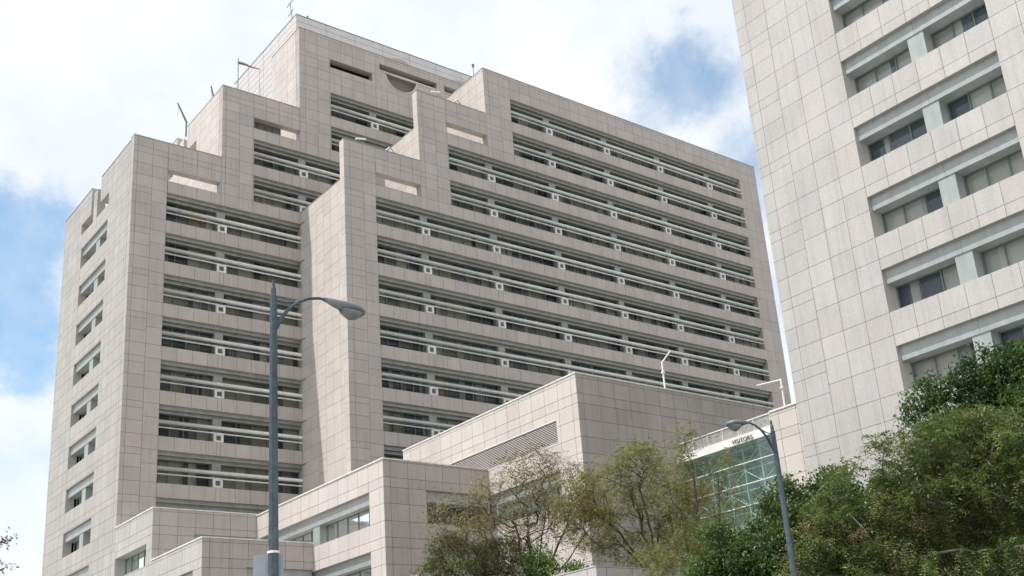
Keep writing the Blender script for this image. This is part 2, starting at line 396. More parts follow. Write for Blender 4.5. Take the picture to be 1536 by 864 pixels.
# circular openings in the crown
def ring_panel(cx, x0, x1):
    R_ = 2.3; zc = 80.38; zb, zt = 78.12, 80.02; N = 26
    mb = MB(); xs = sorted(set([x0, x1] + [cx-R_+2*R_*i/N for i in range(N+1)] + [x0+(x1-x0)*.5]))
    xs = [x for x in xs if x0 <= x <= x1]
    def top(x):
        if abs(x-cx) < R_:
            return min(zt, max(zb, zc-math.sqrt(R_*R_-(x-cx)**2)))
        return zt
    for a, b in zip(xs[:-1], xs[1:]):
        ta, tb = top(a), top(b)
        if ta <= zb+.001 and tb <= zb+.001: continue
        mb.quad((a, YL, zb), (b, YL, zb), (b, YL, tb), (a, YL, ta), 0, (1, 1, 1))
        mb.quad((a, YL, ta), (b, YL, tb), (b, YL+.6, tb), (a, YL+.6, ta), 0, (1, 1, 1))
    p = mb.build('round_opening_panel', [STONE, JOINT], tower)
    mb = MB(); pts = []
    for i in range(41):
        an = math.pi*(i/40)+math.pi
        pts.append((cx+R_*math.cos(an), YL-.02, zc+R_*math.sin(an)))
    for a, b in zip(pts[:-1], pts[1:]):
        if a[2] < 80.0: mb.tube([a, b], .07, 6)
    r = mb.build('rim', TUBE, None); r.parent = p
    mb = MB(); N = 40; mb.poly([(cx+(R_+.5)*math.cos(2*math.pi*i/N), YL+.75, zc+(R_+.5)*math.sin(2*math.pi*i/N)) for i in range(N)], 0)
    d = mb.build('round_panel', BROWN, None); d.parent = p
    mb = MB(); zt2 = 82.36; R2 = 2.42; prev = None      # the top of the circle breaks through the parapet
    for i in range(21):
        x = cx-1.35+2.7*i/20; zz = max(zt2, zc+math.sqrt(max(0, R2*R2-(x-cx)**2)))
        if prev: mb.quad((prev[0], YL-.05, zt2-.08), (x, YL-.05, zt2-.08), (x, YL-.05, zz), (prev[0], YL-.05, prev[1])); mb.quad((prev[0], YL-.05, prev[1]), (x, YL-.05, zz), (x, YL+.7, zz), (prev[0], YL+.7, prev[1]))
        prev = (x, zz)
    c = mb.build('crest', STONE, None); c.parent = p
    mb = MB(); mb.tube([(x0, YL+.3, 80.35), (x1, YL+.3, 80.35)], .16, 12); t = mb.build('bar', TUBE, None, True); t.parent = p
ring_panel(65.65, 62.62, 70.92); ring_panel(75.0, 72.03, 80.3)
mb = MB(); mb.box(46.4, 50.1, 101.1, 101.3, 67.2, 69.4)
for k in range(5): mb.box(46.4+k*.9, 46.48+k*.9, 101.0, 101.12, 67.2, 69.4)
mb.build('plant_screen', [SOFF], tower)

# sun-shading bands
def band(fr, u0, u1, s, centers, pane=1.55, umax=999):
    mb = MB()
    e = .004
    mb.fbox(fr, u0+e, u1-e, .26, 1.2, s+2.74, s+3.084); mb.fbox(fr, u0+e, u1-e, .22, .262, s+2.70, s+2.82)
    mb.fbox(fr, u0+e, u1-e, .52, 1.2, s+2.40, s+2.738); mb.fbox(fr, u0+e, u1-e, .48, .522, s+2.36, s+2.47)
    mb.build('cornice', CORN, tower)
    mb = MB(); mb.tube([pt(fr, u0+.01, .17, s+1.43), pt(fr, u1-.01, .17, s+1.43)], .2, 16); mb.build('shade_tube', TUBE, tower, True)
    mb = MB(); mb.tube([pt(fr, u0+.01, .08, s+.87), pt(fr, u1-.01, .08, s+.87)], .075, 8); mb.build('rail', BRACK, tower, True)
    us = [u0]
    for c in centers:
        if u0+.6 < c < u1-.6:
            us += [c-.46, c+.46]
            if c > umax: continue
            mb = MB(); mb.fbox(fr, c-.46, c+.46, .45, 1.15, s+.002, s+2.398); mb.build('pier', CORN, tower)
            mb = MB(); a, b = c-.49, c+.49; z0, z1 = s+.003, s+.80
            mb.fbox(fr, a, c-.26, .0, .18, z0, z1); mb.fbox(fr, c+.26, b, .0, .18, z0, z1); mb.fbox(fr, c-.26, c+.26, .0, .18, z0, z0+.16); mb.fbox(fr, c-.26, c+.26, .0, .18, z1-.13, z1)
            mb.build('bracket', BRACK, tower)
    us.append(u1)
    for i in range(0, len(us), 2):
        if us[i] > umax: continue
        window(tower, fr, us[i]+.003, us[i+1]-.003, s+.003, s+2.398, .95, pane, BL, transom=1.35)
CL = [43.0, 52.37, 61.74]; CC = [61.73+9.37*k for k in range(6)]
for s in rowsA: band(FRL, 37.07, XC, s, CL) if s > 20 else None
for s in rowsB: band(FRL, 46.42, XE, s, CL)
for s in rowsC: band(FRL, 55.87, XF, s, CL)
for s in rowsC: band(FRC, 74.66, 114.95, s, CC)
for s in rowsB: band(FRC, 65.22, 114.95, s, CC)
for j, s in enumerate(rowsD):
    if j <= 6: band(FRC, 55.6, 114.95, s, CC, umax=(999, 999, 999, 999, 104, 84, 62)[j])
# bird-spike style stub ends of the cornices on the flank
mb = MB()
for s in rowsA: mb.box(XC-.06, XC+.02, 99.2, 99.99, s+3.0, s+3.07)
mb.build('flashing', SOFF, tower)

# ================================================================== RIGHT-HAND GRANITE TOWER
rt = thing('granite_tower', (60, 28, 0), 'pale granite tower with deep set window bands, cropped by the right edge', 'building')
XT = 51.85; FT = ('x', XT); s0 = 31.45; F2 = 4.437
floors2 = [s0+F2*k for k in range(-7, 7)]
def jz2(p, a, b): return [round(s+q, 3) for s in floors2 for q in p if a < s+q < b]
RT0 = (0, 1.27, 2.50, 3.14); RT1 = (0, 1.71, 3.14); RT2 = (0, 3.14)
hol = [(23.27, 32.2, s, s+2.50) for s in floors2[:-1]]
us = [39.2, 38.35, 36.79, 35.24, 33.73, 32.2, 30.72, 29.25, 27.73, 26.22, 24.74, 23.27, 21.74, 20.23, 18.68, 17.12, 16.27]
cols = []
for i, (q, p) in enumerate(zip(us[:-1], us[1:])):
    pat = RT0 if i < 2 or i > 13 else (RT1 if i < 5 or i > 10 else RT2)
    cols.append((p, q, 0, 60., jz2(pat, 0, 60)))
mb = MB(); slab(mb, FT, [(16.27, 39.2, 0, 60.)], hol, 1.25); tiles(mb, FT, cols, hol, .0115, vary=.045); mb.build('wall', [STONE2, JOINT], rt)
mb = MB(); fy2 = ('y', 16.27)
mb.box(XT+1.0, 85, 16.3, 39.2, 0, 59.8, 0); 
mb2 = MB(); slab(mb2, fy2, [(XT+.03, 85., 0, 60.)], [], .6); tiles(mb2, fy2, [(XT+i*1.55, XT+(i+1)*1.55, 0, 60., jz2(RT2, 0, 60)) for i in range(21)], [], .0115)
mb2.build('wall', [STONE2, JOINT], rt)
mb = MB(); mb.box(XT+1.6, 84.9, 17.0, 39.1, 0, 59.); mb.build('core', DARK, rt)
mb = MB(); mb.box(XT+1.26, 85, 39.12, 39.19, 0, 60.); mb.build('rear_wall', STONE2, rt)
mb = MB(); mb.box(XT-.02, 85, 16.2, 39.25, 60., 60.2); mb.build('coping', COPE, rt)
for s in floors2[:-1]:
    lowband(rt, FT, 23.27, 32.2, s, piers=(27.57,), h=2.50, hd=.80, gd=1.15, palette=BLR, depth_h=.26, pier_w=.5, wts=(3, 3, 4, 4, 3, 3), pane=1.48)

# ================================================================== LOW STEPPED WINGS
pod = thing('stepped_annex', (45, 75, 0), 'low granite annex stepping toward the viewer in front of the tower, white metal edges', 'building')
PF = [18.17+4.444*k for k in range(-5, 4)]
def jp(p, a, b): return [round(s+q, 3) for s in PF for q in p if a < s+q < b]
W0 = (0, 1.29, 2.51, 3.24); W1 = (0, 3.24)
def pod_cols(u0, u1, zl, zt, first=.6, w=1.555, pat=W0):
    us = [u0, u0+first]
    while us[-1] < u1-.3: us.append(us[-1]+w)
    us[-1] = u1
    return [(p, q, zl, zt, jp(pat, zl, zt)) for p, q in zip(us[:-1], us[1:])]
def wing(x0, x1, y0, y1, zt, hf, hs, lab, sm=STONE_SUN):
    f, s_ = ('y', y0), ('x', x0)
    mb = MB()
    slab(mb, f, [(x0+.03, x1, 0, zt)], hf, 1.25); tiles(mb, f, pod_cols(x0, x1, 0, zt), hf)
    o = mb.build('wall', [STONE, JOINT], pod); mb = MB()
    slab(mb, s_, [(y0+1.26, y1, 0, zt)], hs, 1.25); tiles(mb, s_, pod_cols(y0, y1, 0, zt), hs)
    slab(mb, s_, [(y0+.05, y0+1.255, 0, zt)], [], 1.0)
    o = mb.build('wall', [sm, JOINT], pod); o['label'] = lab
    mb = MB(); mb.box(x0+1.5, x1, y0+1.5, y1, 0, zt-.9); mb.build('core', DARK, pod)
    mb = MB(); mb.box(x0+1.2, x1, y0+1.2, y1, zt-.9, zt-.8); mb.build('roof', ROOFM, pod)
    mb = MB(); mb.box(x0-.05, x1, y0-.05, y0+.32, zt+.001, zt+.10); mb.box(x0-.05, x0+.32, y0+.32, y1, zt+.001, zt+.10)
    cp = mb.build('coping', COPE, pod)
    mb = MB(); u = x0+2.2
    while u < x1: mb.box(u-.012, u+.012, y0-.053, y0+.3, zt+.002, zt+.104); u += 3.11
    u = y0+2.2
    while u < y1: mb.box(x0-.053, x0+.3, u-.012, u+.012, zt+.002, zt+.104); u += 3.11
    q = mb.build('seam', SOFF, None); q.parent = cp
# R
wing(XA, 42.8, 91.1, 100., 22.85, [(37.15, 42.8, 18.3, 20.85)], [(92.35, 99.9, 18.28, 20.1)], 'small wing at the foot of the left flank', STONE2)
FRr_ = ('y', 91.1); lowband(pod, FRr_, 37.15, 42.8, 18.3, h=2.55)
window(pod, FA, 92.36, 99.89, 18.29, 20.09, 1.0, 1.5, BLR)
# S
wing(XA, 42.8, 80.75, 91.1, 18.45, [(37.13, 42.8, 13.75, 16.37)], [(82.4, 89.9, 13.75, 16.3)], 'lowest wing at the bottom left', STONE2)
lowband(pod, ('y', 80.75), 37.13, 42.8, 13.75, h=2.6); lowband(pod, FA, 82.4, 89.9, 13.75)
# Q
XQ, YQ = 42.8, 69.85
hq = [(71.92, 90.5, s, s+2.51) for s in (PF[5], PF[4])]
wing(XQ, 52.4, YQ, 100., 22.75, [(46.54, 52.38, s, s+2.51) for s in (PF[5], PF[4])], hq, 'middle wing with a long window band on its sunny side')
for s in (PF[5], PF[4]):
    lowband(pod, ('x', XQ), 71.92, 90.5, s, piers=(80.77,), pier_w=.55, hd=.85, gd=1.0)
    lowband(pod, ('y', YQ), 46.54, 52.38, s, hd=.85, gd=1.0, palette=[(.16, .155, .13), (.10, .10, .09), (.2, .19, .15)])
# P
XP, YP = 52.4, 58.55
LV = (61.05, 76.3, 22.78, 24.44)
wing(XP, 84., YP, 82.1, 27.33, [], [LV, (61.1, 78., 18.17, 20.68)], 'tall windowless wing with a long louvre')
lowband(pod, ('x', XP), 61.1, 78., 18.17, piers=(69.7,), hd=.85, gd=1.0)
mb = MB(); n = 13
for i in range(n):
    z = LV[2]+(i+.5)*(LV[3]-LV[2])/n
    mb.v  # slats
    a, b = (XP+.02, z+.0), (XP+.09, z+.03)
    y0, y1 = LV[0], LV[1]
    mb.quad((a[0], y0, a[1]-.018), (a[0], y1, a[1]-.018), (a[0], y1, a[1]+.018), (a[0], y0, a[1]+.018)); mb.quad((a[0], y0, a[1]+.018), (a[0], y1, a[1]+.018), (b[0], y1, b[1]+.04), (b[0], y0, b[1]+.04)); mb.quad((a[0], y0, a[1]-.018), (a[0], y1, a[1]-.018), (b[0], y1, b[1]-.01), (b[0], y0, b[1]-.01))
lo = mb.build('louvre', LOUV, pod)
mb = MB(); mb.box(XP+.16, XP+.3, LV[0], LV[1], LV[2], LV[3]); b = mb.build('backing', DARK, None); b.parent = lo
mb = MB(); mb.box(XP-.02, XP+.2, LV[0]-.05, LV[0], LV[2]-.05, LV[3]+.05); mb.box(XP-.02, XP+.2, LV[0], LV[1], LV[3], LV[3]+.06); b = mb.build('frame', WHITE, None); b.parent = lo
# low terraces
def terrace(x0, x1, y0, y1, zt, nm):
    mb = MB()
    slab(mb, ('y', y0), [(x0+.03, x1, 0, zt)], [], .5); tiles(mb, ('y', y0), pod_cols(x0, x1, 0, zt), [])
    slab(mb, ('x', x0), [(y0+.05, y1, 0, zt)], [], .5); tiles(mb, ('x', x0), pod_cols(y0, y1, 0, zt), [])
    mb.build('terrace_wall', [STONE2, JOINT], pod)
    mb = MB(); mb.box(x0+.45, x1, y0+.45, y1, 0, zt-.7); mb.build('planting_bed', SOIL, pod)
    mb = MB(); mb.box(x0-.02, x1, y0-.02, y0+.5, zt+.001, zt+.05); mb.box(x0-.02, x0+.5, y0+.5, y1, zt+.001, zt+.05); mb.build('coping', STONE2, pod)
terrace(42.8, 52.38, 63.2, 69.8, 13.62, 'a'); terrace(33.55, 51.5, 37.3, 58.4, 9.07, 'b')

# ================================================================== GLASS ATRIUM
at = thing('glass_atrium', (64, 53, 0), 'glazed link with white crossed trusses between the annex and the right tower', 'building')
XG = 61.9; FG = ('x', XG); gy0, gy1 = 49.2, 58.5
mb = MB(); fg = FG
cs = [(39.3, 46.9, 0, 22.87, jp((0, 1.35, 2.65, 3.3), 0, 23)), (46.9, 48.45, 0, 22.87, jp((0, 1.35, 2.65, 3.3), 0, 23)), (48.45, 49.2, 0, 22.87, jp((0, 1.35, 2.65, 3.3), 0, 23))]
slab(mb, fg, [(39.3, 49.2, 0, 22.87)], [], .5); tiles(mb, fg, cs, [])
w = mb.build('wall', [stone_mat('granite_cream', (.60, .555, .515), .04), JOINT], at)
mb = MB(); mb.box(XG-.06, XG+.5, 39.3, 49.2, 22.872, 23.0); mb.build('coping', COPE, at)
mb = MB(); mb.box(XG-.08, XG+.4, gy0, gy1, 21.42, 21.98); mb.box(XG-.14, XG+.3, gy0, gy1, 21.36, 21.418); mb.build('fascia', WHITE, at)
mb = MB(); mb.quad((XG, gy0, 0), (XG, gy1, 0), (XG, gy1, 21.4), (XG, gy0, 21.4)); ag = mb.build('glazing', AGLASS, at)
mb = MB()
for z in (19.93, 18.42, 16.91, 15.40, 13.9, 12.4, 10.9): mb.box(XG-.05, XG+.05, gy0, gy1, z-.03, z+.03)
for z in (): pass
f = mb.build('glazing_bar', WHITE, at)
mb = MB()
for k in range(6):
    y = 51.1+1.6*k-1.6
    if gy0 < y < gy1: mb.box(XG-.012, XG+.03, y-.02, y+.02, 0, 21.4)
mb.build('mullion', FRAME, at)
mb = MB()   # white space truss just behind the glass
TX = XG+.7
for k in range(6):
    y = gy0+.25+1.6*k
    mb.tube([(TX, y, 2), (TX, y, 21.2)], .05, 6)
    for j, z in enumerate((13.9, 15.4, 16.91, 18.42, 19.93)):
        if k < 5:
            a, b = (y, y+1.6)
            if (k+j) % 2: a, b = b, a
            mb.tube([(TX, a, z+.05), (TX, b, z+1.15)], .035, 6); mb.tube([(TX, y, z+1.2), (TX, y+1.6, z+1.2)], .035, 6)
            mb.tube([(TX, a, z+.05), (TX+1., b, z+1.15)], .03, 6)
mb.build('truss', WHITE, at)
mb = MB(); mb.box(XG+2.6, XG+2.7, 39.5, gy1, 0, 21.3); mb.box(XG+.1, XG+2.6, gy0-.2, gy1, 21.3, 21.4); mb.build('back_wall', simple('atrium_back', (.62, .70, .68), .7, var=.28, nscale=1.6), at)
mb = MB(); mb.quad((XG+.05, gy0, 21.98), (XG+.05, 58.3, 21.98), (XG+.05, 58.3, 22.84), (XG+.05, gy0, 22.84)); rl = mb.build('glass_parapet', simple('frosted_glass', (.33, .33, .33), .3, 0, .25, 3.5), at)
mb = MB(); mb.box(XG-.0, XG+.1, gy0, 58.3, 22.84, 22.92)
for k in range(7):
    y = gy0+.03+k*1.5; mb.box(XG+.0, XG+.04, y-.02, y+.02, 21.98, 22.84)
b = mb.build('rail', WHITE, None); b.parent = rl
cu = bpy.data.curves.new('lettering', 'FONT'); cu.body = 'VISITORS'; cu.size = .43; cu.extrude = .03; cu.space_character = 1.12
cu.materials.append(LETTER)
lt = bpy.data.objects.new('lettering', cu); COL.objects.link(lt)
lt.matrix_world = Matrix.Translation((XG-.2, 52.75, 21.44)) @ Matrix(((0, 0, -1, 0), (-1, 0, 0, 0), (0, 1, 0, 0), (0, 0, 0, 1)))
bpy.context.view_layer.update()
_me = bpy.data.meshes.new_from_object(lt.evaluated_get(bpy.context.evaluated_depsgraph_get())); _mw = lt.matrix_world.copy()
bpy.data.objects.remove(lt); lt = bpy.data.objects.new('lettering', _me); COL.objects.link(lt); lt.matrix_world = _mw
lt.parent = at; lt.matrix_parent_inverse = Matrix.Translation(-at.location)

# ================================================================== ROOFTOP THINGS
def mast(x, y, z, h, dx, dy, dz, lab):
    t = thing('camera_mast', (x, y, z), lab, 'mast', 'camera masts on the annex roofs')
    mb = MB(); mb.tube([(x, y, z), (x, y, z+h)], .075, 10); mb.tube([(x, y, z+h*.7), (x, y, z+h*.74)], .16, 10); mb.build('pole', WHITE, t, False)
    mb = MB(); mb.tube([(x, y, z+h-.08), (x+dx, y+dy, z+h+dz)], .055, 8); mb.build('arm', WHITE, t)
    mb = MB(); mb.tube([(x+.12, y, z), (x+.12, y, z+h*.4)], .04, 6); mb.build('conduit', SOFF, t)
mast(63.3, 60.2, 27.2, 3.2, .85, -.2, .95, 'white camera mast with short raised arm on the windowless wing roof')
mast(62.2, 48.0, 22.7, 2.4, -.1, 2.1, .1, 'white camera mast with long level arm beside the right tower')
def flood(x, y, z, flip, lab):
    t = thing('floodlight', (x, y, z), lab, 'floodlight', 'floodlights on the stepped parapets')
    mb = MB()
    if flip:
        mb.tube([(x-.7, y, z-.1), (x, y, z+.75), (x+1.0, y, z-.15)], .05, 6)
        mb.build('arm', SOFF, t); mb = MB()
        mb.box(x-.55, x+.55, y-.1, y+.12, z+.0, z+.2); mb.tube([(x-.75, y-.05, z+.1), (x-.1, y-.05, z+.7)], .07, 6); mb.build('head', WHITE, t)
    else:
        mb.tube([(x+.3, y, z-.3), (x+.35, y, z+.25)], .06, 6); mb.build('arm', SOFF, t); mb = MB()
        mb.tube([(x-.65, y-.3, z+.2), (x+.5, y-.3, z+.45)], .11, 8); mb.build('head', WHITE, t)
flood(54.0, 90.6, 62.95, False, 'white floodlight on short stub near the lower middle roof corner'); flood(57.9, 90.9, 62.95, True, 'bent grey floodlight bracket at the foot of the lower sunlit step')
flood(63.9, 90.6, 71.9, False, 'white floodlight on short stub near the upper middle roof corner'); flood(67.2, 90.9, 71.85, True, 'bent grey floodlight bracket at the foot of the upper sunlit step')
def jib(x, y, z, lab, L):
    t = thing('roof_davit', (x, y, z), lab, 'davit', 'dark davits on the left roof steps')
    mb = MB(); mb.tube([(x, y, z-1.), (x, y, z+.5), (x+.05, y, z+.9)], .1, 7); mb.build('post', SOFF, t)
    mb = MB(); mb.tube([(x+.05, y, z+.85), (x+L, y, z+3.1)], [.12, .08], 7); mb.tube([(x+L*.9, y, z+2.8), (x+L*.9-.05, y, z+1.2)], .02, 5); mb.build('arm', SOFF, t)
jib(43.2, 111.2, 72.0, 'dark davit leaning left over the lower roof step', -1.1)
jib(46.6, 111.2, 76.0-.4, 'dark upright davit behind the middle roof step', -.5)
t = thing('windsock', (49.4, 111, 70), 'orange windsock drooping from a thin pole left of the penthouse', 'windsock')
mb = MB(); mb.tube([(49.4, 111, 67.2), (49.4, 111, 83.6)], .05, 6); mb.build('pole', SOFF, t)
mb = MB(); mb.tube([(49.4, 111, 83.0), (50.3, 111, 83.05), (51.1, 111, 82.95), (52.3, 110.6, 82.75)], [.17, .14, .09, .05], 8); mb.build('sleeve', ORANGE, t, True)
t = thing('antenna', (52.4, 102.5, 84), 'slanted whip antenna pair at the highest roof corner', 'antenna')
mb = MB(); mb.tube([(52.4, 102.5, 84.7), (52.0, 102.4, 87.3)], .04, 6); mb.build('whip', SOFF, t)
mb = MB(); mb.tube([(51.6, 102.4, 86.4), (52.5, 102.4, 88.0)], .05, 6); mb.tube([(51.75, 102.4, 85.2), (52.4, 102.4, 86.4)], .05, 6); mb.build('element', SOFF, t)
t = thing('roof_rod', (77.6, 100.85, 83), 'thin vertical rod standing against the penthouse wall', 'rod')
mb = MB(); mb.tube([(77.4, 100.75, 82.2), (77.4, 100.75, 86.4)], .05, 6); mb.build('pole', SOFF, t); mb = MB(); mb.box(77.25, 77.55, 100.65, 100.85, 86.2, 86.6); mb.build('head', SOFF, t)
t = thing('roof_beacon', (53.5, 101.1, 84.8), 'small dark beacon on the penthouse edge', 'beacon')
mb = MB(); mb.tube([(53.6, 101.1, 84.78), (53.6, 101.1, 85.2)], [.16, .10], 8); mb.build('lamp_body', SOFF, t)

# ================================================================== STREET LAMPS
def street_lamp(base, ztop, ang, lab, with_sign=False, L=1.0):
    x, y = base
    t = thing('street_lamp', (x, y, 0), lab, 'street lamp', 'cobra head street lamps')
    mb = MB(); mb.tube([(x, y, 0), (x, y, .5), (x, y, ztop-.35)], [.125, .12, .073], 8); mb.build('pole', LAMP, t)
    mb = MB(); mb.tube([(x, y, 0), (x, y, .35), (x, y, .55)], [.22, .2, .13], 8); mb.build('base', LAMP, t)
    mb = MB(); mb.tube([(x, y, ztop-.35), (x, y, ztop-.33), (x, y, ztop-.17), (x, y, ztop-.15), (x, y, ztop)], [.078, .055, .05, .035, .028], 8); mb.build('finial', LAMP, t)
    dx, dy = math.cos(ang), math.sin(ang)
    P = lambda a, z: (x+dx*a, y+dy*a, ztop+z)
    k = L
    mb = MB()
    pts = [P(.06, -1.0), P(.14, -.82), P(.30, -.58), P(.52, -.37), P(.76, -.25), P(.98, -.20), P(1.16, -.19)]
    mb.tube(pts, [.042, .042, .038, .034, .032, .030, .030], 8); mb.build('arm', LAMP, t, True)
    mb = MB(); mb.tube([P(.06, -.42), P(.22, -.43), P(.38, -.40), P(.55, -.34)], .016, 6); mb.build('brace', LAMP, t, True)
    # cobra head: upper shell and hanging lens
    def shell(name, mat, prof, parent):
        mb = MB(); rings = []; N = 16; xx = Vector((dx, dy, 0)); side = Vector((-dy, dx, 0))
        for (a, w, hu, hd, zc) in prof:
            st = len(mb.v)
            for i in range(N):
                an = 2*math.pi*i/N; c, s_ = math.cos(an), math.sin(an)
                p = Vector(P(a, zc)) + side*(w*c) + Vector((0, 0, (hu if s_ > 0 else hd)*s_)); mb.v.append(tuple(p))
            rings.append(st)
        for r0, r1 in zip(rings[:-1], rings[1:]):
            for i in range(N):
                j = (i+1) % N; mb.f.append((r0+i, r0+j, r1+j, r1+i)); mb.m.append(0); mb.t.append((1, 1, 1))
        for r, o in ((rings[0], 1), (rings[-1], -1)):
            mb.f.append(tuple(r+i for i in range(N))[::o]); mb.m.append(0); mb.t.append((1, 1, 1))
        return mb.build(name, mat, parent, True)
    h0 = 1.10; s = .98; Z0 = .21
    hd_ = shell('lamp_head', simple('lamp_shell', (.21, .245, .265), .4, .5, .1, 9.), [(h0, .04, .035, .04, -.41+Z0), (h0+.05*s, .055, .05, .05, -.41+Z0), (h0+.25*s, .10, .055, .11, -.425+Z0), (h0+.45*s, .155, .065, .13, -.45+Z0), (h0+.65*s, .19, .085, .10, -.48+Z0), (h0+.80*s, .18, .08, .08, -.51+Z0), (h0+.92*s, .12, .06, .06, -.54+Z0), (h0+.97*s, .04, .02, .02, -.56+Z0)], t)
    le = shell('lens', LENS, [(h0+.36*s, .05, .01, .01, -.55+Z0), (h0+.45*s, .12, .02, .10, -.56+Z0), (h0+.6*s, .155, .02, .18, -.57+Z0), (h0+.75*s, .15, .02, .155, -.575+Z0), (h0+.88*s, .09, .02, .07, -.58+Z0), (h0+.93*s, .03, .01, .02, -.585+Z0)], None); le.parent = hd_; le.matrix_parent_inverse = Matrix.Translation(-Vector((0, 0, 0))) if False else hd_.matrix_world.inverted() if False else Matrix()
    return t
street_lamp((9.2, 18.88), 10.71, 0.0, 'dark grey street lamp in the left foreground, head pointing right', L=1.0)
street_lamp((27.25, 21.64), 10.72, math.pi, 'dark grey street lamp before the right trees, head pointing left', L=.78)
t = thing('street_sign', (9.2, 19.0, 5), 'blank grey back of a street sign fixed behind the left lamp pole', 'sign')
mb = MB(); c0 = Vector((9.14, 18.96, 4.75)); du = Vector((.9, -.435, 0)).normalized(); dn = Vector((.435, .9, 0)).normalized()
W, H, r = .27, .58, .06; out = []
for (cx, cz, a0) in ((W-r, H-r, 0), (-W+r, H-r, 90), (-W+r, -H+r, 180), (W-r, -H+r, 270)):
    for q in range(5):
        a = math.radians(a0+22.5*q); out.append((cx+r*math.cos(a), cz+r*math.sin(a)))
fr_ = [tuple(c0+du*(a+.0)+Vector((0, 0, b))+dn*.06) for a, b in out]; bk = [tuple(c0+du*a+Vector((0, 0, b))+dn*.066) for a, b in out]
mb.poly(fr_); mb.poly(bk[::-1])
for i in range(len(out)): j = (i+1) % len(out); mb.quad(fr_[i], fr_[j], bk[j], bk[i])
mb.build('plate', SIGNB, t)
mb = MB(); mb.tube([(9.2, 18.88, 5.32), (9.2, 18.88, 5.36)], .112, 12); mb.tube([(9.2, 18.88, 4.3), (9.2, 18.88, 4.34)], .115, 12); mb.build('clamp_band', WHITE, t)

# ================================================================== GROUND
mb = MB(); mb.box(-1500, 1500, -1500, 1500, -.5, -.15); structure(mb.build('ground', simple('ground_dirt', (.26, .235, .205), .95, var=.15, nscale=.4)))
mb = MB(); mb.quad((-300, -60, -.146), (32, -60, -.146), (32, 300, -.146), (-300, 300, -.146)); 
mb.f.clear(); mb.v.clear(); mb.m.clear(); mb.t.clear()
RD = ((11.5, -200), (11.5, 300), (25.8, 300), (25.8, -200))
mb.quad((11.5, -200, -.142), (25.8, -200, -.142), (25.8, 300, -.142), (11.5, 300, -.142)); structure(mb.build('road', ASPH))
mb = MB()
for k in range(-20, 40): mb.quad((18.57, k*7.5, -.138), (18.73, k*7.5, -.138), (18.73, k*7.5+3, -.138), (18.57, k*7.5+3, -.138))
structure(mb.build('road_marking', PAINT))
mb = MB(); mb.box(-30, 11.3, -200, 300, -.15, 0.); mb.box(26.0, 33.4, -200, 300, -.15, 0.); mb.box(33.4, 33.5, -200, 300, -.15, 0.02); structure(mb.build('pavement', CONC))
mb = MB(); mb.box(11.3, 11.5, -200, 300, -.15, .01); mb.box(25.8, 26.0, -200, 300, -.15, .01); structure(mb.build('kerb', simple('kerb_stone', (.42, .41, .39), .8, var=.1)))

# ================================================================== TREES
def mkmesh_np(name, verts, nf, tints, mat, parent, k=4):
    me = bpy.data.meshes.new(name)
    me.vertices.add(len(verts)); me.vertices.foreach_set('co', verts.astype(np.float32).ravel())
    me.loops.add(nf*k); me.loops.foreach_set('vertex_index', np.arange(nf*k, dtype=np.int32))
    me.polygons.add(nf); me.polygons.foreach_set('loop_start', np.arange(0, nf*k, k, dtype=np.int32)); me.polygons.foreach_set('loop_total', np.full(nf, k, dtype=np.int32))
    me.materials.append(mat); me.update(calc_edges=True)
    a = me.attributes.new('tint', 'FLOAT_COLOR', 'FACE'); a.data.foreach_set('color', np.hstack([tints, np.ones((nf, 1))]).astype(np.float32).ravel())
    o = bpy.data.objects.new(name, me); COL.objects.link(o)
    if parent: o.parent = parent; o.matrix_parent_inverse = Matrix.Translation(-parent.location)
    return o
def leaves(rs, centers, sigma, per, size, aspect, colors, weights, clump_var=.32, droop=0., pods=0.):
    n = len(centers)*per
    C_ = np.repeat(centers, per, axis=0); P = C_ + rs.normal(0, 1, (n, 3))*np.array([sigma, sigma, sigma*.75])
    d = rs.normal(0, 1, (n, 3)); d[:, 2] -= droop; d /= np.linalg.norm(d, axis=1)[:, None]
    q = rs.normal(0, 1, (n, 3)); sd = np.cross(d, q); sd /= np.linalg.norm(sd, axis=1)[:, None]
    L = (size*rs.uniform(.6, 1.35, n))[:, None]; Wd = L*aspect
    V = np.empty((n, 4, 3)); V[:, 0] = P; V[:, 1] = P+d*L*.5+sd*Wd*.5; V[:, 2] = P+d*L; V[:, 3] = P+d*L*.5-sd*Wd*.5
    cols = np.array(colors); ci = rs.choice(len(colors), len(centers), p=np.array(weights)/sum(weights))
    ci2 = rs.choice(len(colors), n, p=np.array(weights)/sum(weights))
    ph = rs.uniform(0, 6.28, 3); lf = np.sin(centers[:, 0]*1.3+ph[0])+np.sin(centers[:, 2]*1.7+ph[1])+np.sin(centers[:, 1]*1.5+ph[2])   # species of shoot varies through the crown
    ci = np.where(rs.random(len(centers)) < .55, np.clip(((lf+2.4)/4.8*len(colors)).astype(int), 0, len(colors)-1), ci)
    pick = np.where(rs.random(n) < .72, np.repeat(ci, per), ci2)
    t = cols[pick]*np.repeat(rs.uniform(1-clump_var, 1+clump_var, len(centers)), per)[:, None]*rs.uniform(.8, 1.2, n)[:, None]
    if pods:
        m = rs.random(n) < pods; t[m] = np.array([.42, .33, .20])*rs.uniform(.7, 1.3, m.sum())[:, None]
    return V.reshape(-1, 3), n, t
